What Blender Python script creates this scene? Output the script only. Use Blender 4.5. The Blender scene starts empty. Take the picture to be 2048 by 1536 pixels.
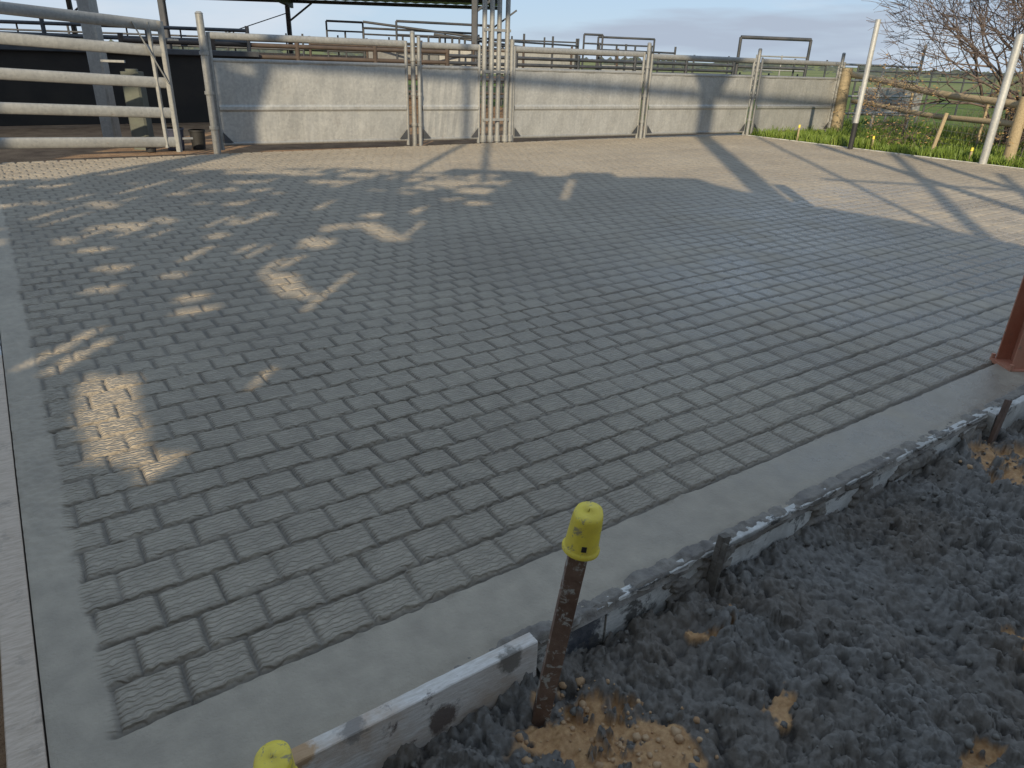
import bpy, math, random
import numpy as np
from mathutils import Vector, Matrix
random.seed(7); rng=np.random.default_rng(7)
sc=bpy.context.scene
ANG=math.radians(35.5); CA,SA=math.cos(ANG),math.sin(ANG)
def uv(u,v,z=0): return (u*CA-v*SA, u*SA+v*CA, z)

# ---------------------------------------------------------------- numpy noise
def _h(ix,iy,s):
    n=(ix.astype(np.int64)*374761393+iy.astype(np.int64)*668265263+s*1442695041)&0xffffffff
    n=((n^(n>>13))*1274126177)&0xffffffff
    n=n^(n>>16)
    return (n&0xffffff)/float(0xffffff)
def vn(x,y,s=0):
    x0=np.floor(x);y0=np.floor(y);fx=x-x0;fy=y-y0
    fx=fx*fx*(3-2*fx);fy=fy*fy*(3-2*fy)
    a=_h(x0,y0,s);b=_h(x0+1,y0,s);c=_h(x0,y0+1,s);d=_h(x0+1,y0+1,s)
    return (a+(b-a)*fx)*(1-fy)+(c+(d-c)*fx)*fy
def fbm(x,y,s=0,o=4):
    r=0;a=.5;t=0
    for i in range(o):
        r=r+a*vn(x,y,s+i*17);t+=a;x=x*2.03+3.1;y=y*2.03+1.7;a*=.5
    return r/t
def worley(x,y,s=0):
    xi=np.floor(x);yi=np.floor(y);F=np.full(x.shape,9.);ID=np.zeros(x.shape)
    for dx in (-1,0,1):
        for dy in (-1,0,1):
            cx=xi+dx;cy=yi+dy
            px=cx+_h(cx,cy,s);py=cy+_h(cx,cy,s+5)
            d=np.hypot(px-x,py-y);m=d<F
            F=np.where(m,d,F);ID=np.where(m,_h(cx,cy,s+9),ID)
    return F,ID
def sm(a,b,x):
    t=np.clip((x-a)/(b-a),0,1);return t*t*(3-2*t)

# ---------------------------------------------------------------- mesh helpers
def link(o): sc.collection.objects.link(o); return o
def raw(name,co,quads,mat,smooth=True,rotz=0,attrs=None):
    me=bpy.data.meshes.new(name)
    n=len(co);m=len(quads)
    me.vertices.add(n);me.vertices.foreach_set("co",np.asarray(co,dtype=np.float32).ravel())
    me.loops.add(m*4);me.loops.foreach_set("vertex_index",np.asarray(quads,dtype=np.int32).ravel())
    me.polygons.add(m);me.polygons.foreach_set("loop_start",np.arange(0,m*4,4,dtype=np.int32))
    try: me.polygons.foreach_set("loop_total",np.full(m,4,dtype=np.int32))
    except Exception: pass
    me.update(calc_edges=True)
    me.polygons.foreach_set("use_smooth",np.full(m,smooth,dtype=bool))
    for k,a in (attrs or {}).items():
        at=me.attributes.new(k,'FLOAT','POINT');at.data.foreach_set("value",np.asarray(a,dtype=np.float32).ravel())
    me.validate()
    o=bpy.data.objects.new(name,me);link(o);o.rotation_euler=(0,0,rotz)
    me.materials.append(mat)
    return o
def gridq(nu,nv):
    i=np.arange(nu-1)[:,None]*nv+np.arange(nv-1)[None,:]
    return np.stack([i,i+nv,i+nv+1,i+1],-1).reshape(-1,4)
def grid(name,us,vs,Zf,mat,rotz=0,attrs=None):
    U,V=np.meshgrid(us,vs,indexing='ij');Z,A=Zf(U,V)
    co=np.stack([U,V,Z],-1).reshape(-1,3)
    return raw(name,co,gridq(len(us),len(vs)),mat,True,rotz,A)

class MB:
    def __init__(s): s.v=[];s.f=[];s.m=[];s.s=[]
    def add(s,vs,fs,m=0,smooth=False):
        b=len(s.v);s.v+=[tuple(x) for x in vs]
        for f in fs: s.f.append([b+i for i in f]);s.m.append(m);s.s.append(smooth)
    def tube(s,p0,p1,r0,r1=None,n=10,m=0,caps=True):
        p0=Vector(p0);p1=Vector(p1);r1=r0 if r1 is None else r1
        d=(p1-p0);
        if d.length<1e-6:return
        d.normalize();a=Vector((0,0,1)) if abs(d.z)<.9 else Vector((1,0,0))
        x=d.cross(a).normalized();y=d.cross(x)
        vs=[]
        for p,r in((p0,r0),(p1,r1)):
            for i in range(n):
                t=2*math.pi*i/n;vs.append(p+x*math.cos(t)*r+y*math.sin(t)*r)
        s.add(vs,[[i,(i+1)%n,n+(i+1)%n,n+i] for i in range(n)],m,True)
        if caps: s.add(vs[:n],[list(range(n))[::-1]],m);s.add(vs[n:],[list(range(n))],m)
    def beam(s,p0,p1,w,h,m=0,up=(0,0,1),bev=0):
        p0=Vector(p0);p1=Vector(p1);d=(p1-p0).normalized();u=Vector(up)
        if abs(d.dot(u))>.99:u=Vector((0,1,0))
        x=d.cross(u).normalized();y=x.cross(d).normalized()
        b=bev if bev else min(w,h)*.12
        prof=[(w/2-b,h/2),(w/2,h/2-b),(w/2,-h/2+b),(w/2-b,-h/2),(-w/2+b,-h/2),(-w/2,-h/2+b),(-w/2,h/2-b),(-w/2+b,h/2)]
        vs=[p+x*a+y*c for p in(p0,p1) for a,c in prof]
        s.add(vs,[[i,(i+1)%8,8+(i+1)%8,8+i] for i in range(8)]+[list(range(8))[::-1],list(range(8,16))],m)
    def oval(s,p0,p1,w,h,m=0,n=12):
        p0=Vector(p0);p1=Vector(p1);d=(p1-p0).normalized();x=d.cross(Vector((0,0,1))).normalized();y=x.cross(d)
        vs=[p+x*math.cos(2*math.pi*i/n)*w/2+y*math.sin(2*math.pi*i/n)*h/2 for p in(p0,p1) for i in range(n)]
        s.add(vs,[[i,(i+1)%n,n+(i+1)%n,n+i] for i in range(n)],m,True)
        s.add(vs[:n],[list(range(n))[::-1]],m);s.add(vs[n:],[list(range(n))],m)
    def quad(s,a,b,c,d,m=0): s.add([a,b,c,d],[[0,1,2,3]],m)
    def build(s,name,*mats,parent=None):
        me=bpy.data.meshes.new(name);me.from_pydata(s.v,[],s.f)
        for k in mats: me.materials.append(k)
        me.polygons.foreach_set("material_index",s.m);me.polygons.foreach_set("use_smooth",s.s)
        me.update();o=link(bpy.data.objects.new(name,me))
        if parent:o.parent=parent
        return o

# ---------------------------------------------------------------- materials
class M:
    def __init__(s,name):
        s.mat=bpy.data.materials.new(name);s.mat.use_nodes=True;s.t=s.mat.node_tree
        s.b=s.t.nodes['Principled BSDF']
        s.tc=s.t.nodes.new('ShaderNodeTexCoord')
    def n(s,ty,ins=None,**kw):
        nd=s.t.nodes.new(ty)
        for k,v in kw.items(): setattr(nd,k,v)
        for k,v in (ins or {}).items(): s.set(nd.inputs[k],v)
        return nd
    def set(s,i,v):
        if isinstance(v,bpy.types.NodeSocket): s.t.links.new(v,i)
        else:
            if isinstance(v,tuple) and len(v)==3 and i.type=='RGBA': v=v+(1,)
            i.default_value=v
    def noise(s,scale,detail=4,rough=.55,vec=None,out='Fac',dist=0):
        nd=s.n('ShaderNodeTexNoise',{'Scale':scale,'Detail':detail,'Roughness':rough,'Distortion':dist,'Vector':vec or s.tc.outputs['Object']})
        return nd.outputs[out]
    def ramp(s,f,stops):
        nd=s.n('ShaderNodeValToRGB',{'Fac':f});e=nd.color_ramp.elements
        while len(e)<len(stops): e.new(.5)
        for k,(p,c) in enumerate(stops):
            e[k].position=p;e[k].color=(c if isinstance(c,tuple) else (c,c,c))+(1,)
        return nd.outputs['Color']
    def mix(s,f,a,b,mode='MIX'):
        nd=s.n('ShaderNodeMix',data_type='RGBA',blend_type=mode)
        s.set(nd.inputs[0],f);s.set(nd.inputs[6],a);s.set(nd.inputs[7],b);return nd.outputs[2]
    def math(s,op,a,b=0.):
        nd=s.n('ShaderNodeMath',operation=op);s.set(nd.inputs[0],a);s.set(nd.inputs[1],b);return nd.outputs[0]
    def attr(s,k): return s.n('ShaderNodeAttribute',attribute_name=k).outputs['Fac']
    def spot(s,p,r):
        d=s.n('ShaderNodeVectorMath',{0:s.tc.outputs['Object'],1:p},operation='DISTANCE').outputs['Value']
        q=s.math('ADD',d,s.math('MULTIPLY',s.math('SUBTRACT',s.noise(22,5,.7),.5),r*2.2))
        return s.n('ShaderNodeMapRange',{'Value':q,'From Min':r,'From Max':r*.6,'To Min':0.,'To Max':.9}).outputs[0]
    def bump(s,h,dist,strength=1,nrm=None):
        nd=s.n('ShaderNodeBump',{'Height':h,'Distance':dist,'Strength':strength})
        if nrm: s.set(nd.inputs['Normal'],nrm)
        return nd.outputs['Normal']
    def fin(s,col,rough=.6,metal=0.,normal=None,spec=None):
        s.set(s.b.inputs['Base Color'],col);s.set(s.b.inputs['Roughness'],rough);s.set(s.b.inputs['Metallic'],metal)
        if normal: s.set(s.b.inputs['Normal'],normal)
        if spec is not None: s.set(s.b.inputs['Specular IOR Level'],spec)
        return s.mat

def mat_concrete():
    m=M('wet_concrete');o=m.tc.outputs['Object']
    big=m.noise(.7,4);mid=m.noise(11,4)
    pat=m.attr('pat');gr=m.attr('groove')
    col=m.ramp(big,[(.3,(.318,.268,.204)),(.7,(.405,.345,.262))])
    col=m.mix(.5,col,m.ramp(mid,[(.3,.38),(.7,.62)]),'OVERLAY')
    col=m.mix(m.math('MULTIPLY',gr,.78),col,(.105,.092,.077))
    wet=m.attr('wet')
    wn=m.ramp(m.noise(1.3,4,.65),[(.36,0.),(.56,1.)])
    w=m.math('MULTIPLY',wet,wn)
    rough=m.math('SUBTRACT',m.n('ShaderNodeMapRange',{'Value':mid,'To Min':.55,'To Max':.75}).outputs[0],m.math('MULTIPLY',w,.46))
    col=m.mix(m.math('MULTIPLY',w,.4),col,(.19,.17,.145))
    wv=m.n('ShaderNodeTexWave',{'Vector':o,'Scale':17.,'Distortion':4.5,'Detail':1.,'Detail Scale':1.8},wave_type='BANDS',bands_direction='Y')
    tread=m.math('MULTIPLY',m.math('MULTIPLY',wv.outputs['Fac'],pat),m.math('SUBTRACT',1.15,wet))
    fine=m.noise(75,4,.65)
    hgt=m.math('ADD',m.math('MULTIPLY',tread,.0062),m.math('MULTIPLY',fine,.0036))
    return m.fin(col,rough,0.,m.bump(hgt,1.,1.),.42)
def mat_galv(name,base=.42,rust=.15):
    m=M(name);o=m.tc.outputs['Object']
    vo=m.n('ShaderNodeTexVoronoi',{'Vector':o,'Scale':30.})
    sp=m.ramp(vo.outputs['Color'],[(.0,(base*.84,base*.84,base*.81)),(1.,(base*1.08,base*1.07,base*1.01))])
    big=m.noise(1.6,4,.5)
    col=m.mix(.35,sp,m.ramp(big,[(.3,.38),(.7,.62)]),'OVERLAY')
    if rust:
        st=m.ramp(m.noise(4.5,5,.7),[(.62,0.),(.75,1.)])
        col=m.mix(m.math('MULTIPLY',st,rust*2.2),col,(.22,.13,.07))
    sc_=m.n('ShaderNodeMapping',{'Vector':o,'Scale':(9.,9.,.7)})
    col=m.mix(.2,col,m.ramp(m.noise(2.2,3,.6,sc_.outputs[0]),[(.35,.32),(.65,.6)]),'OVERLAY')
    return m.fin(col,m.n('ShaderNodeMapRange',{'Value':big,'To Min':.40,'To Max':.58}).outputs[0],.35,m.bump(m.noise(3,2),.008,.3))
def mat_simple(name,c,c2,scale=8,rough=.7,metal=0,bd=.004,bs=60,stain=None,st=(.55,.68)):
    m=M(name)
    col=m.mix(m.ramp(m.noise(scale,4,.6),[(.35,0.),(.65,1.)]),c,c2)
    if stain: col=m.mix(m.ramp(m.noise(scale*1.7,5,.7,dist=.6),[(st[0],0.),(st[1],1.)]),col,stain)
    return m.fin(col,rough,metal,m.bump(m.noise(bs,3,.6),bd,.8))
def mat_wood(name,c,c2,stain=None,st=(.5,.62),axis=(1,1,1),sc_=6.,rough=.75,stain2=None,spots=()):
    m=M(name);mp=m.n('ShaderNodeMapping',{'Vector':m.tc.outputs['Object'],'Scale':axis})
    g=m.noise(sc_*6,5,.65,mp.outputs[0])
    col=m.mix(m.ramp(g,[(.35,0.),(.65,1.)]),c,c2)
    if stain2: col=m.mix(m.ramp(m.noise(sc_*.7,6,.7,dist=.8),[(.42,0.),(.62,.85)]),col,stain2)
    if stain: col=m.mix(m.ramp(m.noise(sc_*1.2,7,.72,dist=.4),[(st[0],0.),(st[1],1.)]),col,stain)
    for p_,r_,c_ in spots: col=m.mix(m.spot(p_,r_),col,c_)
    return m.fin(col,rough,0.,m.bump(g,.004,.8))

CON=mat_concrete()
GALV=mat_galv('galvanised_sheet',.40,.10)
PIPE=mat_galv('galvanised_pipe',.32,.2)
NEWP=mat_galv('new_galvanised_post',.52,.0)
DARKP=mat_simple('dark_weathered_steel',(.045,.052,.06),(.085,.085,.09),3,.6,.3)
RUST=mat_simple('rusted_steel',(.14,.08,.052),(.24,.155,.11),14,.8,.1,.003,120,(.44,.42,.37),(.55,.61))
REDS=mat_simple('red_oxide_steel',(.44,.17,.10),(.52,.25,.16),6,.65,.0,.002,90,(.22,.17,.12),(.55,.66))
YEL=mat_simple('yellow_plastic',(.86,.68,.07),(.74,.57,.07),18,.45,0,.001,90,(.34,.28,.14),(.57,.64))
BOARD=mat_wood('painted_form_board',(.76,.71,.65),(.60,.54,.47),(.13,.095,.08),(.60,.66),(1,6,6),4.,stain2=(.50,.38,.28),
   spots=(((.70,1.262,-.105),.060,(.10,.065,.05)),((.93,1.262,-.02),.05,(.2,.18,.15)),((.30,1.28,.0),.05,(.45,.27,.13)),((.44,1.28,.0),.04,(.25,.22,.19))))
BOARDM=mat_wood('muddy_form_board',(.72,.70,.65),(.57,.55,.51),(.13,.12,.105),(.54,.60),(1,4,4),5.,stain2=(.38,.36,.32),
   spots=(((1.22,1.28,-.07),.10,(.05,.055,.07)),))
BOARDP=mat_wood('pale_form_board',(.60,.48,.37),(.45,.35,.26),(.28,.23,.18),(.55,.66),(6,1,6),3.)
LOG=mat_wood('weathered_timber',(.42,.33,.20),(.28,.22,.13),None,axis=(3,3,3),sc_=2.)
SLUR=mat_simple('concrete_slurry',(.25,.22,.18),(.16,.14,.12),14,.7,0,.006,70)
BLK=mat_simple('black_bitumen',(.02,.02,.02),(.03,.03,.03),6,.6)
SHED=mat_simple('zincalume_roof',(.62,.64,.64),(.5,.52,.53),.8,.6,.1)
DARK=mat_simple('painted_deep_shade',(.018,.016,.014),(.03,.025,.02),2,.85)  # near-black colour stands in for the deep shade behind the gate
SHADOWM=mat_simple('shadow_mask_surface',(.50,.46,.40),(.40,.36,.31),1,.7)  # surface of the added wall that blocks the sun
BROWN=mat_simple('brown_painted_steel',(.06,.045,.036),(.09,.065,.05),4,.8)

def mat_mud():
    m=M('concrete_spill_and_clay')
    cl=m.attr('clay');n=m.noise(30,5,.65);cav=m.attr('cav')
    col=m.ramp(n,[(.3,(.125,.114,.10)),(.7,(.215,.198,.175))])
    col=m.mix(m.ramp(m.noise(2.5,5),[(.46,0.),(.72,.6)]),col,(.14,.105,.072))
    cc=m.ramp(m.noise(50,5,.6),[(.3,(.36,.19,.08)),(.7,(.56,.34,.16))])
    col=m.mix(cl,col,cc)
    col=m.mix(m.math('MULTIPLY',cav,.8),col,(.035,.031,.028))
    r=m.n('ShaderNodeMapRange',{'Value':n,'To Min':.45,'To Max':.8}).outputs[0]
    return m.fin(col,r,0.,m.bump(m.noise(70,4,.65),.004,1.),.35)
MUD=mat_mud()
def mat_ground():
    m=M('yard_ground');g=m.attr('grass');f=m.attr('far')
    d=m.ramp(m.noise(3,6,.65),[(.3,(.16,.095,.055)),(.7,(.33,.21,.12))])
    gr=m.ramp(m.noise(1.2,6,.7),[(.3,(.06,.095,.018)),(.55,(.10,.145,.03)),(.8,(.16,.155,.06))])
    fr=m.ramp(m.noise(.02,5,.6),[(.3,(.10,.14,.045)),(.6,(.20,.21,.09)),(.8,(.13,.16,.06))])
    col=m.mix(g,d,gr);col=m.mix(f,col,fr)
    return m.fin(col,.95,0.,m.bump(m.noise(12,6,.65),.04,.9),.2)
GROUND=mat_ground()
m=M('grass_blades');GRASS=m.fin(m.ramp(m.noise(2.3,4,.7),[(.3,(.08,.13,.02)),(.55,(.15,.22,.03)),(.8,(.30,.28,.09))]),.6)
BARK=mat_simple('grey_bark',(.11,.085,.075),(.17,.13,.11),10,.85)
DRY=mat_simple('dry_foliage',(.24,.15,.06),(.34,.22,.09),5,.8)
HEDGE=mat_simple('distant_foliage',(.05,.065,.055),(.09,.10,.07),.3,.9)
WIRE=mat_simple('fence_wire',(.30,.29,.27),(.22,.21,.2),6,.5,.5)
STONE=mat_simple('clay_stones',(.38,.22,.11),(.52,.35,.2),20,.85)

# ---------------------------------------------------------------- slab
UL=-.21
RB,CB,U0,V0=.178,.172,-.05,1.60
def slabZ(U,V):
    wob=(fbm(U*2.1,V*2.1,3,3)-.5)*.026+(vn(U*14,V*14,8)-.5)*.008+(vn(U*45,V*45,88)-.5)*.005
    vp=V-V0+wob
    row=np.floor(vp/CB);fv=vp-row*CB;dv=np.minimum(fv,CB-fv)
    jit=_h(row,row*0+3,4)*.25
    off=(np.mod(row,2)*.5+jit*.35)*RB
    wob2=(fbm(U*2.3,V*2.3,33,3)-.5)*.025+(vn(U*12,V*12,18)-.5)*.006
    up=U-U0+off+wob2
    cell=np.floor(up/RB);fu=up-cell*RB;du=np.minimum(fu,RB-fu)
    inp=sm(-.035,.0,U-U0+(fbm(U*9,V*9,5,2)-.5)*.05)*(V>V0-.02+0*U)*sm(15.9,15.8,U)
    stren=.75+.75*fbm(U*.8,V*.8,12,3)
    near=(U<3)&(V<4)
    wg=np.where(near,.0100,.0145);wj=np.where(near,.0085,.0130)
    gr=np.exp(-(dv/wg)**2)*(.8+.5*vn(U*9,V*9,17))
    gj=np.exp(-(du/wj)**2)*sm(V0-.005,V0+.01,V)*(.5+.6*_h(cell,row,71))
    first=(V>V0-.03)
    z=-(np.maximum(gr*.0195*first,gj*.0140))*stren*inp
    lip=np.exp(-((dv-.019)/.0055)**2)*vn(U*34,V*34,6)**2
    z+=lip*.010*inp*first*sm(.35,.6,fbm(U*1.3,V*1.3,44,3))
    a=_h(cell,row,21)-.5;b=_h(cell,row,22)-.5;c=_h(cell,row,23)-.5
    ins=inp*(V>V0)
    z+=ins*(a*.0035+(b*(fu/RB-.5)*.8+ (c+.45)*(fv/CB-.5))*.009)
    z+=(fbm(U*.5,V*.5,50,3)-.5)*.03*sm(1.6,4,V)*sm(-.2,1,U)*0.8
    z+=(fbm(U*22,V*22,60,3)-.5)*.0025*(ins*.8+.2)
    rough=sm(.7,.0,U)*sm(1.9,3.0,V)
    F,_=worley(U*32,V*32,3);z+=rough*(.5-F)*.010
    z+=-.012*sm(1.36,1.31,V)*fbm(U*7,V*7,9,2)
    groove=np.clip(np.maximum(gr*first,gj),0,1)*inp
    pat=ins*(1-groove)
    wet=np.exp(-(((U-6.4)/2.6)**2+((V-3.1)/1.3)**2))+np.exp(-(((U-9.5)/3.)**2+((V-4.6)/1.8)**2))+.9*np.exp(-(((U-4.0)/1.6)**2+((V-1.45)/.16)**2))
    wet=np.clip(wet*1.6,0,1)
    return z,{'pat':pat,'groove':groove,'wet':wet}
us=np.concatenate([np.arange(UL,3,.0072),np.arange(3,16.0,.019),[16.0]])
vs=np.concatenate([np.arange(1.31,4,.0070),np.arange(4,12.95,.019),[12.95]])
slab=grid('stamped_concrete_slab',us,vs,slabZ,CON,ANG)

# ---------------------------------------------------------------- ground
def gZ(U,V):
    z=-.05+0*U
    near=sm(2.5,1.2,V)
    z=z-near*.19
    z=z-.12*sm(.2,-.4,U)*sm(11,9,V)
    x=U*CA-V*SA;y=U*SA+V*CA
    z+=(fbm(x*1.3,y*1.3,2,4)-.5)*.10*sm(14,20,y+np.abs(x)*.3)
    inside=(U>-.3)&(U<16.05)&(V>1.25)&(V<12.98)
    z=np.where(inside,np.minimum(z,-.09),z)
    R=np.hypot(x,y);z+=sm(150,1500,R)*(fbm(x*.002,y*.002,7,3)*14-4)
    gm=sm(15.9,16.3,U+(fbm(x,y,4,3)-.5)*.5)*sm(90,60,V)
    gm=np.maximum(gm,sm(38,55,y+(fbm(x*.3,y*.3,14,3)-.5)*14))
    return z,{'grass':gm,'far':sm(50,90,R)}
def axis(lo,hi):
    a=list(np.arange(-4,24,.13));x=24.
    st=.13
    while x<hi: a.append(x);st*=1.12;x+=st
    x=-4.;st=.13;b=[]
    while x>lo: x-=st;st*=1.12;b.append(x)
    return np.array(b[::-1]+a)
ground=grid('ground',axis(-3500,3500),axis(-2500,4000),gZ,GROUND,ANG)

PAT=[(1.04,1.00,.18),(1.15,.86,.16),(1.60,1.05,.04),(1.74,1.07,.035),(3.75,.98,.26),(1.57,.76,.045),(2.55,.42,.08),(1.88,.33,.06),(4.1,.8,.2)]
def mudZ(U,V):
    w1=(fbm(U*9,V*9,3,4)-.5)*.26;w2=(fbm(U*9,V*9,13,4)-.5)*.26
    clay=0*U
    for a,b,r in PAT:
        d=np.hypot(U+w1-a,V+w2-b);clay=np.maximum(clay,sm(r,r*.8,d))
    clay=clay*sm(.40,.47,fbm(U*28,V*28,5,4)+.09)
    base=-.235+.045*sm(.95,1.7,U)-.02*sm(.9,.3,V)+(fbm(U*3,V*3,6,3)-.5)*.07
    c=0;fin=0
    for s,a,sd in((6,.036,1),(12,.034,2),(23,.028,3),(42,.016,4),(80,.006,5)):
        x=U+(vn(U*s*1.3,V*s*1.3,sd+30)-.5)*.7/s+(vn(U*s*3.3,V*s*3.3,sd+50)-.5)*.25/s
        y=V+(vn(U*s*1.3,V*s*1.3,sd+40)-.5)*.7/s+(vn(U*s*3.3,V*s*3.3,sd+60)-.5)*.25/s
        F,I=worley(x*s,y*s,sd)
        q=np.sqrt(np.clip(1-(F/.84)**2,0,1))*(.2+.9*I)
        c=c+a*q
        if s>10: fin=fin+a*q
    am=.8+.5*sm(.35,.6,fbm(U*2.2,V*2.2,70,3))
    mud=c*am+(fbm(U*60,V*60,80,3)-.5)*.008
    cz=(fbm(U*14,V*14,81,5)-.5)*.05+(fbm(U*80,V*80,82,2)-.5)*.012+.060
    z=base+mud*(1-clay)+cz*clay
    z=np.where(V>1.255,np.minimum(z,-.08),z)
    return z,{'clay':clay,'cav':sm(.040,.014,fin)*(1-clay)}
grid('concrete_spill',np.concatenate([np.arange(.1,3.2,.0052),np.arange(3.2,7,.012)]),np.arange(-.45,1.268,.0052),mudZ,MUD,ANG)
mb=MB()
def stone(p,r,m=0):
    n=6;vs=[];fs=[]
    for j in range(1,4):
        for i in range(n):
            t=2*math.pi*i/n;ph=math.pi*j/4;k=r*random.uniform(.7,1.2)
            vs.append((p[0]+k*math.sin(ph)*math.cos(t),p[1]+k*math.sin(ph)*math.sin(t),p[2]+k*.8*math.cos(ph)))
    vs+= [(p[0],p[1],p[2]+r*.8),(p[0],p[1],p[2]-r*.8)]
    for j in range(2):
        for i in range(n): fs.append([j*n+i,(j+1)*n+i,(j+1)*n+(i+1)%n,j*n+(i+1)%n])
    for i in range(n): fs.append([18,i,(i+1)%n]);fs.append([19,12+(i+1)%n,12+i])
    mb.add(vs,fs,m,True)
def scatter(cnt,pick,sizes):
    for k in range(cnt):
        u_,v_=pick();v_=min(v_,1.23)
        zz=float(mudZ(np.array([[u_]]),np.array([[v_]]))[0][0,0])
        stone(uv(u_,v_,zz+.002),random.choice(sizes)*random.uniform(.8,1.2))
def pk():
    a,b,r=random.choice(PAT[:2]+PAT[:2]+PAT[4:5]+PAT[:2]+PAT[:1]);t=random.uniform(0,6.28);q=r*math.sqrt(random.random())*1.2
    return a+q*math.cos(t),b+q*math.sin(t)
scatter(170,pk,[.003,.004,.005,.006,.008,.011,.016])
mb.build('clay_stones',STONE)
mb=MB()
scatter(900,lambda:(random.uniform(.5,4.2),random.uniform(-.2,1.24)),[.004,.005,.006,.008,.010,.014])
mb.build('concrete_crumbs',mat_simple('crumb_concrete',(.19,.175,.15),(.11,.10,.088),20,.8))

# ---------------------------------------------------------------- form boards (slab frame)
def form(name,u0,u1,v0,v1,z0,z1,mat,seg=.03,wob=.0):
    n=max(2,int((u1-u0)/seg));vs=[];fs=[]
    for i in range(n+1):
        u=u0+(u1-u0)*i/n;w=(random.random()-.5)*wob;w2=(random.random()-.5)*wob
        b=.003
        vs+= [(u,v0,z0),(u,v0,z1-b+w),(u,v0+b,z1+w),(u,v1-b,z1+w2),(u,v1,z1-b+w2),(u,v1,z0)]
    for i in range(n):
        for j in range(6): fs.append([i*6+j,i*6+(j+1)%6,(i+1)*6+(j+1)%6,(i+1)*6+j][::-1])
    fs.append(list(range(6)));fs.append([n*6+j for j in range(6)][::-1])
    me=bpy.data.meshes.new(name);me.from_pydata(vs,[],fs);me.materials.append(mat);me.update()
    o=link(bpy.data.objects.new(name,me));o.rotation_euler=(0,0,ANG);return o
form('form_board',-.32,1.03,1.262,1.309,-.26,.006,BOARD,.03,.002)
form('form_board',1.035,1.32,1.279,1.309,-.25,-.006,BOARDM,.01,.005)
form('form_board',1.325,4.15,1.274,1.309,-.26,.0,BOARDM,.03,.003)
form('form_board',3.95,4.9,1.232,1.270,-.22,.012,BOARDM,.02,.004)
form('form_board',4.92,16.2,1.27,1.309,-.2,0,BOARDM,.3,.003)
o=form('form_board',.8,4.6,-UL+.005,-UL+.085,-.2,.012,BOARDP,.05,.003)
o.rotation_euler=(0,0,ANG+math.pi/2)
o=form('form_board',4.62,12.9,-UL+.005,-UL+.06,-.2,.0,BOARDM,.1,.003);o.rotation_euler=(0,0,ANG+math.pi/2)
mb=MB();mb.beam(uv(16.03,1.3,-.04),uv(16.03,12.9,-.04),.04,.1);mb.build('form_board',BOARDM)
def sl(U,V):
    m_=sm(.9,1.5,U)*.12+.02
    f=fbm(U*16,V*16,7,5)+ (fbm(U*3,V*3,9,3)-.5)*.5
    edge=sm(1.268,1.282,V+(fbm(U*20,V*3,4,3)-.5)*.012)*sm(1.36,1.325,V)
    z=(f-.60+m_)*.06*edge+.003-.03*(1-edge)
    z=np.minimum(z,.012)+(fbm(U*90,V*90,3,2)-.5)*.004
    return z,{}
grid('slurry_edge',np.arange(.75,4.6,.005),np.arange(1.262,1.365,.005),sl,SLUR,ANG)
us_=np.arange(1.04,3.95,.006);zs_=np.arange(-.24,.003,.006)
Uu,Zz=np.meshgrid(us_,zs_,indexing='ij')
f=fbm(Uu*6,Zz*14,21,5)+.10*sm(-.10,-.18,Zz)+.13*sm(-.022,.0,Zz)+.10*(np.abs(Uu-1.83)<.05)
th=np.clip((f-.615)*.22,-.01,.018)
vv=1.272-th+(fbm(Uu*60,Zz*60,5,3)-.5)*.005*(th>0)
vv=np.where(th<=0,1.29,vv)
co=np.stack([Uu,vv,Zz],-1).reshape(-1,3)
raw('slurry_splatter',co,gridq(len(us_),len(zs_)),SLUR,True,ANG)

mb=MB()
mb.beam(uv(4.25,1.13,-.08),uv(5.3,1.16,-.07),.09,.04);mb.beam(uv(4.35,1.02,-.125),uv(5.4,1.0,-.12),.1,.045);mb.beam(uv(4.5,1.2,-.03),uv(5.3,1.05,-.02),.07,.035)
mb.build('timber_offcuts',BOARDM)

# ---------------------------------------------------------------- pegs
def cap(mb,p,ax,r,h,m):
    p=Vector(p);ax=Vector(ax).normalized()
    prof=[(r*1.13,-.004),(r*1.15,.004),(r*1.05,.008),(r*1.02,.012),(r*.96,h*.78),(r*.93,h*.9),(r*.86,h*.97),(r*.5,h*.995),(0.001,h)]
    x=ax.orthogonal().normalized();y=ax.cross(x);n=28;vs=[];fs=[]
    for rr,hh in prof:
        for i in range(n):
            t=2*math.pi*i/n;dent=1-.07*max(0,math.sin(t*2+hh*30)) if hh>.03 else 1
            vs.append(p+ax*(hh+(.006*math.cos(t) if hh>.05 else 0))+x*rr*dent*math.cos(t)+y*rr*dent*math.sin(t))
    for j in range(len(prof)-1):
        for i in range(n): fs.append([j*n+i,j*n+(i+1)%n,(j+1)*n+(i+1)%n,(j+1)*n+i])
    mb.add(vs,fs,m,True)
def picket(name,base,top,w=.05,capr=.04,caph=.115):
    mb=MB();b=Vector(base);t=Vector(top);ax=(t-b).normalized()
    x=Vector((1,0,0));x=(x-ax*x.dot(ax)).normalized();y=ax.cross(x)
    mb.beam(b,t,w,.006,0,up=y)
    for sg in(-1,1):
        mb.beam(b+x*sg*(w/2-.003)+y*.014,t+x*sg*(w/2-.003)+y*.014,.006,.026,0,up=y)
    if capr:
        cap(mb,t-ax*.01,ax,capr,caph,1)
        q=t-ax*.01+ax*.028-y*capr*.99
        mb.beam(q-ax*.008,q+ax*.008,.013,.004,2,up=y)
    return mb.build(name,RUST,YEL,BLK)
picket('yellow_capped_peg',(.108,1.50,-.28),(.192,1.485,.475),.050,.043,.118)
picket('yellow_capped_peg',(-.535,1.13,-.3),(-.525,1.125,.04),.046,.049,.09)
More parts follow.
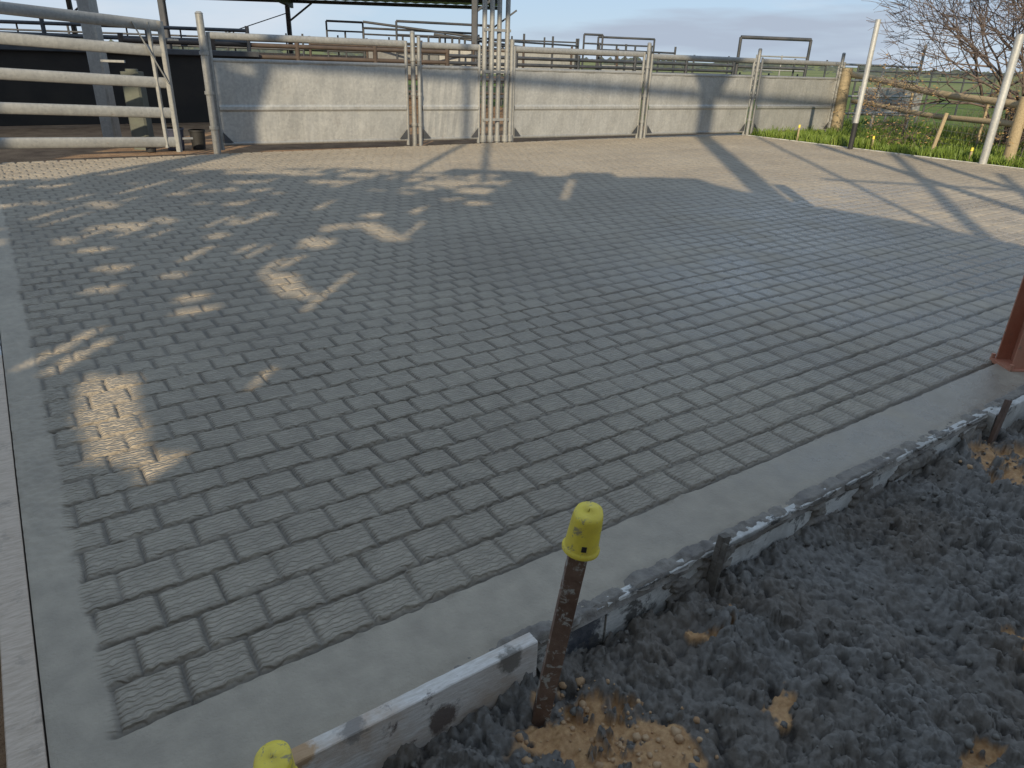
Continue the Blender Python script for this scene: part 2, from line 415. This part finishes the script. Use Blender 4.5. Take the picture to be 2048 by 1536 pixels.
mb=MB();mb.beam(uv(1.77,1.235,-.3),uv(1.84,1.245,.085),.045,.028,0,up=(SA,-CA,0))
mb.beam(uv(1.755,1.215,-.3),uv(1.82,1.228,.07),.008,.03,0,up=(SA,-CA,0))
mb.build('steel_peg',mat_simple('mud_caked_steel',(.15,.13,.105),(.09,.075,.06),20,.8,0,.008,50))
mb=MB();mb.beam(uv(3.90,1.205,-.25),uv(4.0,1.218,.09),.055,.02,0,up=(SA,-CA,0));mb.build('steel_peg',mat_simple('dull_rust',(.10,.065,.05),(.16,.10,.07),20,.8,0,.004,50))

mb=MB();px,py=3.07,4.02
h=3.6
mb.beam((px,py-.075,-.05),(px,py-.075,h),.18,.010,0,up=(0,1,0))
mb.beam((px,py+.075,-.05),(px,py+.075,h),.18,.010,0,up=(0,1,0))
mb.beam((px,py,-.05),(px,py,h),.010,.139,0,up=(0,1,0))
mb.beam((px-.11,py,.0),(px+.11,py,.0),.2,.024)
for sx in(-.1,.1):
    for sy in(-.09,.09): mb.tube((px+sx,py+sy,.01),(px+sx,py+sy,.04),.012,n=6)
mb.build('red_steel_column',REDS)

# ---------------------------------------------------------------- main fence
F0=Vector((-5.2,12.8,0));D=Vector((.8575,.5145,0));N=Vector((.5145,-.8575,0))
def fp(s,z,o=0): return F0+D*s+N*o+Vector((0,0,z))
def panel(s0,s1,top=1.84,sheet=1.42):
    mb=MB();r=.032
    for s in(s0,s1): mb.tube(fp(s,.0),fp(s,top),r,m=1)
    mb.oval(fp(s0,top-.05),fp(s1,top-.05),.05,.11,1)
    mb.oval(fp(s0,sheet),fp(s1,sheet),.05,.07,1);mb.oval(fp(s0,.1),fp(s1,.1),.05,.07,1)
    zs=[.12,.62,.655,.70,.735,sheet-.02];of=[0,0,.028,.028,0,0];n=14
    vs=[];fs=[]
    for i in range(n+1):
        s=s0+.03+(s1-s0-.06)*i/n
        for z,q in zip(zs,of): vs.append(fp(s,z,q+.012+.006*math.sin(i*2.1+z*5)))
    k=len(zs)
    for i in range(n):
        for j in range(k-1): fs.append([i*k+j,(i+1)*k+j,(i+1)*k+j+1,i*k+j+1])
    mb.add(vs,fs,0,False)
    for s,dn in((s0+.03,1),(s1-.03,-1)):
        mb.add([fp(s,.12,.045),fp(s+.16*dn,.12,.045),fp(s,.30,.045)],[[0,1,2]],2)
    return mb.build('galvanised_fence_panel',GALV,PIPE,DARKP)
def post(s,h=1.95,r=.045,o=0,cap_=True):
    mb=MB();mb.tube(fp(s,-.1,o),fp(s,h,o),r,n=14)
    if cap_: mb.tube(fp(s,h,o),fp(s,h+.03,o),r*1.15,r*.6,n=14)
    for z in(.35,.9,1.5): mb.tube(fp(s,z,o),fp(s,z+.05,o),r*1.3,n=12)
    return mb.build('galvanised_fence_post',PIPE)
panel(.05,3.5);panel(3.78,5.05,1.83,1.40);panel(5.85,9.22,1.83,1.40);panel(9.45,12.72,1.80,1.38);panel(13.0,15.95,1.80,1.38)
post(-.06,2.1,.06,.1);post(3.64,1.98);post(9.335,2.0);post(12.86,2.0);post(16.05,2.0)
post(3.72,1.9,.035,.1);post(9.26,1.85,.035,.1)
mb=MB()
for s,o_,h in((5.16,.0,3.0),(5.31,.03,3.25),(5.50,-.02,3.2),(5.66,.03,3.0),(5.79,0,1.95)):
    mb.tube(fp(s,-.1,o_),fp(s,h,o_),.048,n=14)
    mb.tube(fp(s,.02,o_),fp(s,.14,o_),.07,n=14)
for z in(.45,1.35,2.1,2.82):
    mb.beam(fp(5.12,z,.055),fp(5.72,z,.055),.02,.05)
mb.tube(fp(5.3,2.86),fp(6.2,2.86),.035);mb.tube(fp(6.2,2.86),fp(6.2,2.98),.035)
mb.build('slide_gate_posts',PIPE)
mb=MB()
for z in(.5,.95,1.35,1.75): mb.tube(fp(16.1,z),fp(19.6,z),.03)
for s in(16.15,17.9,19.6): mb.tube(fp(s,-.1),fp(s,1.8 if s<19 else 2.35),.04)
mb.build('open_rail_fence',PIPE)

# ---------------------------------------------------------------- left gate
GL=Vector((-8.6,9.75,0));GR=Vector((-5.55,12.03,0))
def gp(t,z): return GL.lerp(GR,t)+Vector((0,0,z))
mb=MB()
for zl,zr in((2.13,1.88),(1.72,1.53),(1.26,1.08),(.80,.64),(.30,.20)):
    mb.oval(gp(0,zl),gp(1,zr),.05,.16)
mb.beam(gp(1.0,.05),gp(1.0,1.95),.07,.09,0,up=(0,1,0));mb.beam(gp(.955,.12),gp(.955,1.93),.05,.06,0,up=(0,1,0))
mb.beam(gp(1.02,.25),gp(1.06,.25),.05,.03);mb.beam(gp(1.02,1.7),gp(1.06,1.7),.05,.03)
mb.beam(gp(.9,1.93)+Vector((.02,-.06,0)),gp(1.0,1.08)+Vector((.02,-.06,0)),.05,.015)
mb.build('steel_rail_gate',PIPE)

# ---------------------------------------------------------------- yards behind
def rails(name,x0,y0,x1,y1,zs,hp,n,mat=DARKP,r=.03,arch=False,sheet=None):
    mb=MB();a=Vector((x0,y0,0));b=Vector((x1,y1,0))
    for z in zs: mb.tube(a+Vector((0,0,z)),b+Vector((0,0,z)),r,n=8)
    for i in range(n+1):
        p=a.lerp(b,i/n);mb.tube(p,p+Vector((0,0,hp if not arch or i in(0,n) else max(zs))),r*1.2,n=8)
    if arch: mb.tube(a+Vector((0,0,hp)),b+Vector((0,0,hp)),r*1.3,n=8)
    if sheet:
        d=(b-a).normalized();nn=Vector((d.y,-d.x,0))*.04
        z0,z1=sheet;mb.beam(a.lerp(b,.01)+nn+Vector((0,0,(z0+z1)/2)),a.lerp(b,.99)+nn+Vector((0,0,(z0+z1)/2)),.01,z1-z0,1)
    return mb.build(name,mat,PIPE)
R=[.5,.9,1.3,1.65,1.95]
rails('yard_rail_panel',-7.5,30,-6.2,30.4,R+[2.35],2.68,2,arch=True)
rails('yard_rail_panel',-5.9,29,-1.9,31,R+[2.25],2.45,3,arch=True,sheet=(.9,1.85))
rails('yard_rail_panel',-4.2,26,-1.2,27.2,R+[2.2],2.6,3,arch=True)
rails('yard_rail_panel',-3.2,32,2.2,33,R+[2.3],2.45,4,sheet=(1.2,1.9))
rails('yard_rail_panel',-1.0,24,2.0,29,R+[2.1],2.35,3)
rails('yard_rail_panel',2.2,29,2.9,29.2,R+[2.2],2.5,1,arch=True)
rails('yard_rail_panel',2.8,29.8,5.0,30.3,R+[2.2],2.45,3,arch=True,sheet=(.9,1.5))
rails('yard_rail_panel',2.4,25,5.2,27,R,2.15,3)
rails('yard_gate_frame',8.2,30,11.0,30.4,[1.1,1.6],2.62,1,arch=True,r=.05)
rails('yard_gate_frame',8.5,30.5,10.9,30.9,[.6,1.0],1.4,2,DARKP)
rails('yard_rail_panel',5.0,29,12.0,31,[.5,.9,1.3,1.75],1.95,5)
rails('yard_rail_panel',10.1,34,12.4,34.4,[.7,1.1,1.5,2.05],2.1,2,PIPE,sheet=(.3,.8))
rails('yard_rail_panel',-30,24,-7.6,27,R,2.15,9)
rails('yard_rail_panel',-26,33,-6,35,R,2.3,9,sheet=(.5,1.5))
rails('yard_rail_panel',-20,17,-6.5,18.5,[.6,1.05,1.45,1.75,2.0],2.1,6,DARKP,r=.04)
rails('yard_rail_panel',-9,17.5,-2,20.5,[.6,1.05,1.45,1.70],1.85,4,BROWN,r=.05)
rails('yard_rail_panel',-6,22,3,25,[.6,1.05,1.45,1.8],2.0,6,BROWN)
rails('yard_rail_panel',-2,20.5,7,26,[.6,1.05,1.45,1.62],1.75,5,DARKP,r=.045)
rails('yard_rail_panel',12,28,20,33,[.5,.9,1.3,1.6],1.8,4)
rails('yard_panel',10.9,25,13.2,25.5,[.3,1.1],1.15,2,PIPE,sheet=(.3,1.1))
mb=MB()
for i in range(7):
    x=-3+i*.45;mb.tube((x,28,0),(x,28,2.3-.05*i),.04,n=8)
mb.tube((-3.2,28,2.3),(.2,28,1.95),.045,n=8);mb.beam((-3,27.9,1.45),(-.2,27.9,1.5),.02,.8,1)
mb.tube((-5.6,27.5,2.6),(-1.6,28.3,2.25),.04,n=8)
mb.build('cattle_crush',DARKP,PIPE)
mb=MB()
mb.beam((-13.5,13.4,.72),(-6.3,18.6,.72),.06,1.44,0);mb.beam((-13.5,13.3,1.5),(-6.3,18.5,1.5),.1,.12,1)
mb.build('dark_shade_panel',DARK,DARKP)  # dark sheet added where the yard is only in shade
mb=MB();mb.beam((-7.25,13.2,-.1),(-7.25,13.2,2.45),.24,.24,0,up=(0,1,0));mb.beam((-7.25,13.2,2.47),(-7.25,13.2,2.5),.32,.32,0,up=(0,1,0));mb.beam((-7.1,13.02,1.35),(-6.7,13.02,1.35),.04,.04)
mb.build('steel_box_column',PIPE)
mb=MB();mb.beam((-6.6,13.0,-.1),(-6.6,13.0,1.2),.3,.25,0,up=(0,1,0));mb.tube((-6.6,13,1.2),(-6.6,13,1.24),.1)
mb.build('square_bollard',mat_simple('green_grey_paint',(.12,.13,.10),(.09,.09,.075),3,.7))
mb=MB()
for x,y,r,h,k in((-6.05,13.0,.16,.32,1),(-5.75,13.25,.13,.28,0),(-6.3,12.6,.09,.2,0)):
    mb.tube((x,y,-.04),(x,y,h),r*.85,r,n=16,m=k);mb.tube((x,y,h-.03),(x,y,h),r*1.06,n=16,m=k)
mb.build('feed_buckets',BLK,mat_simple('dark_blue_plastic',(.03,.04,.07),(.05,.05,.08),5,.5))
mb=MB();x0,x1,ya,yb=-27,-1.2,25,40
for i in range(103):
    xa=x0+(x1-x0)*i/103;xb=x0+(x1-x0)*(i+1)/103;q=.03*(i%2)
    mb.quad((xa,ya,4.9+q),(xb,ya,4.9+.03-q),(xb,yb,3.95+.03-q),(xa,yb,3.95+q),0)
for yy in(26,29,32,35,37.5,39.7):
    z=4.9-(yy-25)*.0633-.12;mb.beam((x0,yy,z),(x1,yy,z),.07,.16,1)
for xx in(-22.3,-11.6,-1.6):
    mb.beam((xx,25.2,4.62),(xx,39.8,3.68),.14,.28,1)
    for yy in(25.5,39):
        mb.beam((xx,yy,0),(xx,yy,4.3 if yy<30 else 3.6),.2,.2,1,up=(0,1,0))
        mb.beam((xx,yy,2.9),(xx+1.2,yy,3.75),.08,.08,1)
mb.beam((-11.6,39,3.3),(-16,39,1.9),.04,.04,1)
mb.build('yard_shed',SHED,DARKP)

# ---------------------------------------------------------------- right side
def galvpost(x,y,h,blk,r=.055):
    mb=MB();mb.tube((x,y,-.1),(x,y,blk),r*1.03,n=18,m=1)
    mb.tube((x,y,blk),(x,y,h),r,n=18)
    mb.tube((x,y,h),(x,y,h+.012),r*1.05,n=18,m=0)
    return mb.build('galvanised_post',NEWP,BLK)
galvpost(7.4,16.8,2.58,.55);galvpost(9.17,14.75,2.3,.0,.072)
mb=MB()
mb.tube((8.75,21.0,-.1),(8.72,21.0,1.66),.16,.14,n=14)
mb.tube((9.75,14.9,-.1),(9.72,14.9,1.25),.11,.10,n=12)
def rail(p,q,r,sag=.05):
    p=Vector(p);q=Vector(q);N_=8;pr=p
    for i in range(1,N_+1):
        t=i/N_;c=p.lerp(q,t)+Vector((.03*math.sin(t*5),0,-sag*4*t*(1-t)+.02*math.sin(t*9)));mb.tube(pr,c,r,r*.98,n=10,caps=i in(1,N_));pr=c
rail((8.85,20.9,1.5),(9.9,14.6,1.05),.075);rail((9.0,20.9,.85),(9.85,14.8,.72),.06)
mb.build('timber_rail_fence',LOG)
mb=MB();mb.beam((8.83,16.1,-.1),(8.98,16.15,.85),.07,.05,0,up=(0,1,0));mb.build('timber_stake',LOG)
mb=MB()
A=Vector((9.4,20.5,0));B_=Vector((10.6,13.4,0))
for z in(.12,.25,.4,.55,.7,.9): mb.tube(A+Vector((0,0,z)),B_+Vector((0,0,z)),.004,n=4,caps=False)
for i in range(45):
    p=A.lerp(B_,i/44);mb.tube(p+Vector((0,0,.02)),p+Vector((0,0,.9)),.003,n=4,caps=False)
for t in(.2,.55,.9): p=A.lerp(B_,t);mb.beam(p,p+Vector((0,0,1.15)),.05,.05,1,up=(0,1,0))
mb.build('wire_mesh_fence',WIRE,LOG)
for u_,v_,h in((16.1,12.6,.18),(16.12,11.0,.34),(16.15,9.1,.26),(16.15,7.0,.24),(16.2,6.0,.22)):
    mb=MB();x,y,_=uv(u_,v_);mb.beam((x,y,-.1),(x,y,h),.035,.03,0,up=(0,1,0));cap(mb,(x,y,h-.03),(0,0,1),.024,.06,1)
    mb.build('survey_peg',LOG,YEL)
Ng=60000
gu=16.12+rng.random(Ng)**1.5*9;gv=rng.random(Ng)*13+1.5
x=gu*CA-gv*SA;y=gu*SA+gv*CA
den=fbm(x*1.2,y*1.2,91,3);k=(den>.38)&(y>9);x=x[k];y=y[k];den=den[k];n=len(x)
hh=(.06+.22*rng.random(n))*(den*1.6);th=rng.random(n)*6.28;w=.010+.008*rng.random(n);lx=rng.normal(0,.06,n);ly=rng.normal(0,.06,n)
z0=-.06
P=np.stack([np.stack([x-w*np.cos(th),y-w*np.sin(th),x*0+z0],-1),np.stack([x+w*np.cos(th),y+w*np.sin(th),x*0+z0],-1),
 np.stack([x+lx+w*.25*np.cos(th),y+ly+w*.25*np.sin(th),z0+hh],-1),np.stack([x+lx-w*.25*np.cos(th),y+ly-w*.25*np.sin(th),z0+hh*1.02],-1)],1).reshape(-1,3)
raw('grass',P,np.arange(n*4).reshape(-1,4),GRASS,False)

def shrub(name,base,H,seed,stems=7,lean=-.25,depth=6):
    random.seed(seed);mb=MB()
    def br(p,d,L,r,k):
        segs=3;q=p
        for i in range(segs):
            d=(d+Vector((random.gauss(0,.13),random.gauss(0,.13),random.gauss(.02,.09)))).normalized()
            e=q+d*L/segs;mb.tube(q,e,r*(1-.15*i),r*(1-.15*(i+1)),n=5 if k>3 else 3,caps=False,m=0)
            if k<=2 and random.random()<.18 and e.z<1.9:
                for _ in range(3):
                    c=e+Vector([random.gauss(0,.07) for _ in range(3)]);s=.022
                    a=Vector([random.gauss(0,1) for _ in range(3)]).normalized()*s;b=a.orthogonal().normalized()*s
                    mb.quad(c-a-b*.5,c+a-b*.5,c+a+b*.5,c-a+b*.5,1)
            q=e
        if k==0:return
        for i in range(random.choice([2,3,3])):
            nd=(d+Vector((random.gauss(-.08,.5),random.gauss(0,.5),random.gauss(.04,.33)))).normalized()
            br(q,nd,L*random.uniform(.66,.88),max(r*.62,.0065),k-1)
    for i in range(stems):
        a=random.uniform(0,6.28);d=Vector((math.cos(a)*.6+lean,math.sin(a)*.5,1.05)).normalized()
        br(Vector(base)+Vector((math.cos(a)*.2,math.sin(a)*.2,-.1)),d,H*.27,.06,depth)
    return mb.build(name,BARK,DRY)
shrub('bare_shrub',(11.9,18.4,0),5.0,3,12,-.28,6)
shrub('bare_shrub',(12.4,16.6,0),2.6,11,8,-.2,5)
random.seed(5)
mb=MB()
for k in range(9000):
    a=random.uniform(0,6.28);r=math.sqrt(random.random());cx,cy=random.choice([(12.2,18.3),(12.3,16.8),(12.4,19.6),(11.8,18.0)])
    zz=random.random()**1.3*1.7;c=Vector((cx+math.cos(a)*r*(1.2-.35*zz),cy+math.sin(a)*r*1.0,zz))
    d=Vector((random.gauss(0,.5),random.gauss(0,.5),1)).normalized()*random.uniform(.05,.16);s=d.orthogonal().normalized()*.006
    mb.quad(c-s,c+s,c+d+s*.3,c+d-s*.3,random.choice([0,0,1]))
mb.build('dry_brush',DRY,BARK)

mb=MB()
for k in range(900):
    a=random.uniform(-.75,.85);dist=random.choice([280,380,520,700])*random.uniform(.9,1.1)
    if math.sin(a*23+dist*.01)+math.sin(a*51)<-.5: continue
    cx,cy=math.sin(a)*dist,math.cos(a)*dist;h=random.uniform(3,6.5)*dist/420;w=h*random.uniform(.8,1.8)
    nn=7
    for q in range(3):
        ox=random.uniform(-w,w)*.6;hz=h*random.uniform(.6,1);vs=[(cx+ox,cy,hz-2)];
        ring=[(cx+ox+w*.6*math.cos(2*math.pi*i/nn)*random.uniform(.7,1.1),cy+w*.6*math.sin(2*math.pi*i/nn),hz*random.uniform(.35,.75)-2) for i in range(nn)]
        rb=[(vx,vy,-3) for vx,vy,_ in ring]
        mb.add(vs+ring+rb,[[0,1+i,1+(i+1)%nn] for i in range(nn)]+[[1+i,8+i,8+(i+1)%nn,1+(i+1)%nn] for i in range(nn)],0,False)
mb.build('distant_trees',HEDGE)

# ---------------------------------------------------------------- unseen shadow caster behind the viewer: wall added and shaped to shade the slab
EL=27.;AZ=7.
WY=-3.5;KS=math.tan(math.radians(EL))/math.cos(math.radians(AZ))/.2326
prof=[(-16,6.6),(-9.15,6.6),(-9.1,2.85),(-8,2.95),(-6.5,3.25),(-4.6,3.42),(-3.0,3.40),(-2.9,3.52),(-1.6,3.50),(-1.5,3.40),(-1.1,3.42),(-1.0,3.52),(-.4,3.54),(-.3,3.44),(.3,3.47),(.95,3.47),(1.2,3.32),(1.6,3.18),(2.2,3.0),(3.07,2.81),(3.96,2.54),(6,2.1),(9,1.7)]  # top edge shaped for the shade outline, raised at left to darken the yard
pxs=[p[0] for p in prof];pzs=[p[1] for p in prof]
gx=np.arange(-9.1,1.2001,.02);gz=np.arange(1.2,3.56,.01)
XX,ZZ=np.meshgrid(gx[:-1]+.01,gz[:-1]+.005,indexing='ij')
solid=ZZ<np.interp(XX,pxs,pzs)
wx=(fbm(XX*6,ZZ*14,3,3)-.5)*.14;wz=(fbm(XX*6,ZZ*14,5,3)-.5)*.07
def hole(cx,cz,rx,rz,w=1,box=False,sh=0):  # cuts a gap shaped to throw a sun patch on the slab
    global solid
    b=(ZZ+wz*w-cz);a=(XX+wx*w-cx-sh*b)/rx;b=b/rz
    m=(np.maximum(abs(a),abs(b))<1) if box else (a*a+b*b<1)
    solid=solid&~m
hole(-2.68,1.505,.135,.10,.5,True,-3.1);hole(-2.24,1.405,.10,.022,1,False,-2)
hole(-3.5,1.69,.03,.075,.2,True);hole(-3.33,1.67,.04,.06,.2,True);hole(-2.2,1.62,.02,.03,.1,True)
hole(-2.78,2.01,.13,.070,.3,True,-3.1);hole(-2.42,1.99,.028,.11,.1,True);hole(-3.12,2.13,.03,.05,.1,True);hole(-3.02,2.16,.03,.05,.1,True)
hole(-3.27,1.93,.10,.026);hole(-3.1,1.87,.12,.022);hole(-4.0,1.95,.12,.016);hole(-3.7,2.05,.1,.014)
hole(-2.66,2.45,.13,.09,.3,True,-3.1);hole(-2.36,2.47,.028,.10,.1,True);hole(-3.1,2.32,.16,.028);hole(-3.0,2.62,.12,.032)
hole(-5.1,2.41,.18,.035);hole(-4.1,2.35,.10,.024);hole(-3.9,2.2,.03,.06,.1,True);hole(-4.8,2.2,.12,.024);hole(-4.3,2.08,.14,.02)
hole(-8.3,3.0,.35,.05);hole(-7.1,2.9,.2,.05);hole(-7.7,2.85,.2,.03);hole(-4.8,2.93,.14,.03);hole(-.98,3.15,.032,.2,.1,True)
hole(-2.2,3.05,.22,.05,.5,True);hole(-2.7,3.17,.3,.05);hole(-2.0,2.85,.16,.03)
for k in range(150):
    cx=random.uniform(-8.6,-1.9);cz=3.38-1.3*random.random()**1.6
    if cx>-3 and cz<2.6: continue
    if random.random()<.4: hole(cx,cz,.024,random.uniform(.03,.08),.1,True)
    else: hole(cx,cz,random.uniform(.05,.15),random.uniform(.009,.028),1,False,random.choice([0,-1,-2]))
for k in range(18): hole(random.uniform(-6,-2.0),random.uniform(3.1,3.35),random.uniform(.12,.3),random.uniform(.02,.045))
nx,nz_=len(gx),len(gz)
Q=gridq(nx,nz_)[solid.ravel()]
GX,GZ=np.meshgrid(gx,gz,indexing='ij');co=np.stack([GX,np.full(GX.shape,WY),GZ*KS],-1).reshape(-1,3)
par=bpy.data.objects.new('shed_shadow_caster',None);link(par)
w=raw('shadow_mask_wall',co,Q,SHADOWM,False);w.parent=par
mb=MB()
mb.quad((-9.1,WY,-.3),(1.2,WY,-.3),(1.2,WY,1.2*KS),(-9.1,WY,1.2*KS))
for a,b in zip(prof[:-1],prof[1:]):
    if a[0]>=1.2 or b[0]<=-9.1: mb.quad((a[0],WY,-.3),(b[0],WY,-.3),(b[0],WY,b[1]*KS),(a[0],WY,a[1]*KS))
mb.build('shadow_mask_base',SHADOWM,parent=par)
mb=MB()
def B(x0,z0,x1,z1,w,h,v=False):
    mb.beam((x0,WY+.06,z0*KS),(x1,WY+.06,z1*KS),w,h,0,up=(0,1,0) if v else (0,0,1))
B(-16,3.95,9,7.08,.12,.22*KS);B(-16,3.35,9,6.45,.05,.09*KS)
B(1.80,0,1.80,6.3,.40,.3,True);B(1.8,5.6,.95,6.15,.16,.2*KS);B(1.8,5.6,2.7,6.35,.16,.2*KS)
B(-3.4,3,-3.4,5.6,.12,.1,True);B(-2.2,3.2,-3.0,4.4,.06,.12)
B(3.46,2.2,3.15,6.4,.10,.10)
B(5.3,2.2,4.4,4.9,.1,.22);B(3.6,2.5,5.7,4.6,.1,.17);B(5.9,1.8,5.9,6.6,.2,.1,True);B(4.3,2.3,6.6,3.9,.1,.14)  # bars added to throw diagonal shadow bands across the right side
B(-7.6,2.8,-6.2,4.9,.12,.2);B(-6.9,2.8,-6.9,4.4,.5,.1,True)
B(3.0,3.55,8,3.35,.05,.09)
mb.build('shed_shadow_frame',DARKP,parent=par)

# ---------------------------------------------------------------- world, sun, camera
wd=bpy.data.worlds.new('World');sc.world=wd;wd.use_nodes=True;t=wd.node_tree;bg=t.nodes['Background']
sky=t.nodes.new('ShaderNodeTexSky');sky.sky_type='NISHITA';sky.sun_disc=False
sky.sun_elevation=math.radians(EL);sky.sun_rotation=math.radians(180+AZ);sky.air_density=1.;sky.dust_density=.3;sky.ozone_density=1.5
tc=t.nodes.new('ShaderNodeTexCoord')
def mixn(f,a,b):
    mx=t.nodes.new('ShaderNodeMix');mx.data_type='RGBA'
    for i,v in((0,f),(6,a),(7,b)):
        if isinstance(v,bpy.types.NodeSocket): t.links.new(v,mx.inputs[i])
        else: mx.inputs[i].default_value=v
    return mx.outputs[2]
def nz(scale,mapping,lo,hi,seed=0):
    mp=t.nodes.new('ShaderNodeMapping');mp.inputs['Scale'].default_value=mapping;mp.inputs['Location'].default_value=(seed,seed,0)
    t.links.new(tc.outputs['Generated'],mp.inputs[0])
    q=t.nodes.new('ShaderNodeTexNoise');q.inputs['Scale'].default_value=scale;q.inputs['Detail'].default_value=5;q.inputs['Roughness'].default_value=.55
    t.links.new(mp.outputs[0],q.inputs['Vector'])
    rp=t.nodes.new('ShaderNodeValToRGB');rp.color_ramp.elements[0].position=lo;rp.color_ramp.elements[1].position=hi;t.links.new(q.outputs['Fac'],rp.inputs[0]);return rp.outputs[0]
c1=mixn(.8,sky.outputs[0],(4.2,5.75,7.9,1))
c2=mixn(nz(1.7,(1.6,1.6,8.),.50,.78),c1,(6.6,7.2,8.0,1))
c3=mixn(nz(1.5,(1.2,1.2,9.),.53,.66,3.3),c2,(4.2,4.9,6.0,1))
t.links.new(c3,bg.inputs[0]);bg.inputs[1].default_value=.105
sd=bpy.data.lights.new('sun','SUN');sd.energy=5.;sd.angle=math.radians(.5);sd.color=(1,.85,.61)
so=link(bpy.data.objects.new('sun',sd))
e=math.radians(EL);a=math.radians(AZ)
so.rotation_euler=Vector((math.sin(a)*math.cos(e),math.cos(a)*math.cos(e),-math.sin(e))).to_track_quat('-Z','Y').to_euler()
cd=bpy.data.cameras.new('camera');cam=link(bpy.data.objects.new('camera',cd));sc.camera=cam
cd.sensor_width=36;cd.lens=24.96;cd.clip_end=10000;cd.clip_start=.02
p=math.radians(24.6);r=math.radians(2.)
rt=Vector((1,0,0));up=Vector((0,math.sin(p),math.cos(p)));fw=Vector((0,math.cos(p),-math.sin(p)))
R1=rt*math.cos(r)+up*math.sin(r);U1=-rt*math.sin(r)+up*math.cos(r)
mm=Matrix((R1,U1,-fw)).transposed().to_4x4();mm.translation=Vector((0,0,1.6));cam.matrix_world=mm
sc.view_settings.view_transform='Standard';sc.view_settings.look='None';sc.view_settings.exposure=0
